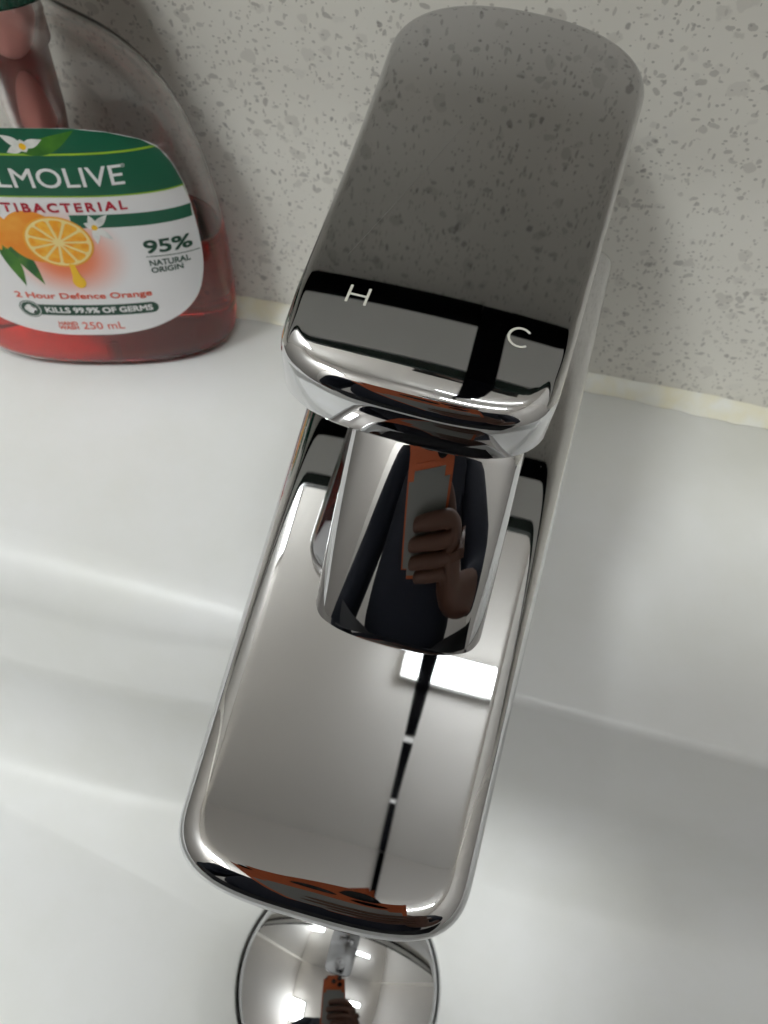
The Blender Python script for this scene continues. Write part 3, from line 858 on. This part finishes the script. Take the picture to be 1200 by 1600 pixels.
# ------------------------------------------------------------------ the photographer, seen only as reflections: phone, hand, dark shirt
def ph(r, u, f):   # phone frame -> world millimetres
    return CAM_P + R_ * r + U_ * u + F_ * f
def phone_box(name, r0, r1, u0, u1, f0, f1, material, parent, bev=2.0, seg=3, rc=0.0):
    bm = bmesh.new(); bmesh.ops.create_cube(bm, size=1.0)
    for v in bm.verts:
        v.co = Vector(((r0 + r1) / 2 + v.co.x * (r1 - r0), (u0 + u1) / 2 + v.co.y * (u1 - u0), (f0 + f1) / 2 + v.co.z * (f1 - f0)))
    if rc:
        ed = [e for e in bm.edges if abs(e.verts[0].co.z - e.verts[1].co.z) > 1e-6]
        bmesh.ops.bevel(bm, geom=ed, offset=rc, segments=6, affect='EDGES')
    if bev:
        top = [e for e in bm.edges if abs(e.verts[0].co.z - e.verts[1].co.z) < 1e-6 and len(e.link_faces) == 2 and e.calc_face_angle(0) > 0.5]
        bmesh.ops.bevel(bm, geom=top, offset=bev, segments=seg, affect='EDGES')
    for v in bm.verts:
        v.co = Vector(ph(*v.co) * MM) 
    bmesh.ops.recalc_face_normals(bm, faces=bm.faces[:])
    return bm_obj(name, bm, material, parent)
phone = empty('phone', (0, 0, 0))
tag(phone, 'smartphone with orange camera plate, mirrored in the drain plug', 'phone')
ORANGE = mat('orange_metal', (0.42, 0.085, 0.022, 1), rough=0.4, metal=0.2)
phone_box('phone_body', -54, 18, -128, 22, -15, -7, ORANGE, phone, 2.0, 3, 11)
phone_box('back_glass', -50, 14, -122, -26, -7.2, -6.6, mat('pale_glass', lin(122, 122, 118), rough=0.3), phone, 0.2, 1, 8)
phone_box('camera_plate', -53, 17, -21, 21, -7.3, -4.6, ORANGE, phone, 1.2, 3, 12)
LENSM = mat('lens_black', (0.004, 0.004, 0.006, 1), rough=0.05)
for r, u, rr in ((0, 9, 8), (0, -11, 8), (-19, -1, 8), (-44, 9, 3.5)):
    bm = bmesh.new(); bmesh.ops.create_cone(bm, cap_ends=True, segments=32, radius1=rr, radius2=rr * 0.92, depth=2.4)
    for v in bm.verts: v.co = Vector(ph(r + v.co.x, u + v.co.y, -3.5 + v.co.z) * MM)
    bmesh.ops.recalc_face_normals(bm, faces=bm.faces[:])
    bm_obj('camera_lens', bm, LENSM, phone)

def skin_mesh(name, nodes, edges, material, parent=None, sub=2, root=0):
    """nodes: list of (xyz mm, radius mm); skin modifier surface made real"""
    me = bpy.data.meshes.new(name)
    me.from_pydata([tuple(np.array(p) * MM) for p, r in nodes], edges, [])
    o = bpy.data.objects.new(name, me); COL.objects.link(o)
    md = o.modifiers.new('s', 'SKIN'); md.use_smooth_shade = True; md.branch_smoothing = 0.3
    for i, (p, r) in enumerate(nodes):
        rr = r if isinstance(r, tuple) else (r, r)
        me.skin_vertices[0].data[i].radius = (rr[0] * MM, rr[1] * MM)
        me.skin_vertices[0].data[i].use_root = (i == root)
    o.modifiers.new('d', 'SUBSURF').levels = sub; o.modifiers['d'].render_levels = sub
    bpy.context.view_layer.update()
    m2 = bpy.data.meshes.new_from_object(o.evaluated_get(DG()))
    bpy.data.objects.remove(o); bpy.data.meshes.remove(me)
    m2.name = name; m2.polygons.foreach_set('use_smooth', [True] * len(m2.polygons))
    o = bpy.data.objects.new(name, m2); COL.objects.link(o); m2.materials.clear(); m2.materials.append(material)
    if parent is not None: o.parent = parent
    return o

SKIN = mat('skin', (0.10, 0.044, 0.028, 1), rough=0.5)
NAVY = mat('navy_fabric', (0.010, 0.013, 0.024, 1), rough=0.85)
DARK = mat('charcoal_fabric', (0.02, 0.02, 0.022, 1), rough=0.9)
HAIR = mat('dark_hair', (0.012, 0.009, 0.007, 1), rough=0.5)
PX, PY = 25, -505
nodes = []; edges = []
def N_(p, r, parent=None):
    nodes.append((p, r)); i = len(nodes) - 1
    if parent is not None: edges.append((parent, i))
    return i
pel = N_((PX, PY, 80), (125, 80))
wst = N_((PX, PY, 210), (112, 78), pel)
chs = N_((PX, PY, 380), (140, 90), wst)
shb = N_((PX, PY, 490), (110, 80), chs)
nck = N_((PX, PY + 5, 560), 56, shb)
jaw = N_((PX, PY + 30, 630), (62, 70), nck)
hed = N_((PX, PY + 15, 700), (76, 92), jaw)
crn = N_((PX, PY + 5, 760), (58, 70), hed)
for s in (-1, 1):
    hp = N_((PX + s * 90, PY, 10), 88, pel); kn = N_((PX + s * 100, PY + 25, -380), 56, hp)
    an = N_((PX + s * 105, PY, -770), 38, kn); ft = N_((PX + s * 110, PY + 60, -815), 34, an); to = N_((PX + s * 115, PY + 140, -825), 24, ft)
# left arm hangs
sl = N_((PX - 185, PY, 480), 58, shb); el = N_((PX - 230, PY - 20, 210), 42, sl); wl = N_((PX - 225, PY + 70, -20), 28, el); hl_ = N_((PX - 222, PY + 105, -95), (34, 18), wl)
for k, dx in enumerate((-24, -8, 8, 24)):
    q = N_((PX - 222 + dx * 0.5, PY + 120 + dx, -140), 9, hl_); q2 = N_((PX - 218 + dx * 0.5, PY + 128 + dx, -178 + abs(dx) * 0.4), 8, q)
# right arm reaches to the phone
wr = ph(46, -168, -14); elb = np.array((PX + 200, PY + 110, 130))
sr = N_((PX + 185, PY, 480), 58, shb); er = N_(tuple(elb), 43, sr); wri = N_(tuple(wr), 27, er)
plm = N_(tuple(ph(38, -118, -12)), (28, 20), wri)
plm2 = N_(tuple(ph(31, -86, -10)), (24, 15), plm)
for k, (u, reach) in enumerate(((-66, -34), (-84, -40), (-102, -37), (-117, -27))):
    base = plm2 if k < 2 else plm
    k1 = N_(tuple(ph(27, u, 0)), 9, base); k2 = N_(tuple(ph(6, u + 3, 4.5)), 8.3, k1)
    k3 = N_(tuple(ph(-14, u + 3, 4.0)), 7.6, k2); k4 = N_(tuple(ph(reach, u, 2.0)), 6.8, k3)
t1 = N_(tuple(ph(32, -92, -24)), 12, plm2); t2 = N_(tuple(ph(22, -66, -27)), 10, t1); t3 = N_(tuple(ph(10, -46, -26)), 8, t2)
body = skin_mesh('person', nodes, edges, SKIN, None, 2, 0)
tag(body, 'photographer in dark clothes holding up a phone, mirrored in the tap', 'person')
# clothing
cn = []; ce = []
def C_(p, r, parent=None):
    cn.append((p, r)); i = len(cn) - 1
    if parent is not None: ce.append((parent, i))
    return i
a = C_((PX, PY, -30), (176, 128)); b = C_((PX, PY, 210), (170, 112), a); c = C_((PX, PY, 380), (200, 120), b); d = C_((PX, PY, 500), (122, 90), c); e_ = C_((PX, PY + 4, 545), (72, 70), d)
l1 = C_((PX - 185, PY, 486), 70, d); l2 = C_((PX - 230, PY - 20, 210), 56, l1); l3 = C_((PX - 226, PY + 60, 0), 42, l2)
r1 = C_((PX + 185, PY, 486), 70, d); r2 = C_(tuple(np.array((PX + 200, PY + 55, 305))), 60, r1); r3 = C_(tuple(elb), 52, r2); r4 = C_(tuple(elb * 0.4 + wr * 0.6), 42, r3)
skin_mesh('dark_shirt', cn, ce, NAVY, body, 2, 0)
cn = []; ce = []
a = C_((PX, PY, 60), (158, 114))
for s in (-1, 1):
    q = C_((PX + s * 90, PY, 0), 100, a); k = C_((PX + s * 100, PY + 25, -380), 70, q); C_((PX + s * 105, PY, -770), 58, k)
skin_mesh('trousers', cn, ce, DARK, body, 2, 0)
cn = []; ce = []
a = C_((PX, PY - 18, 700), (82, 86)); b = C_((PX, PY - 6, 768), (68, 82), a); C_((PX, PY - 40, 640), (66, 50), a)
skin_mesh('hair', cn, ce, HAIR, body, 2, 0)
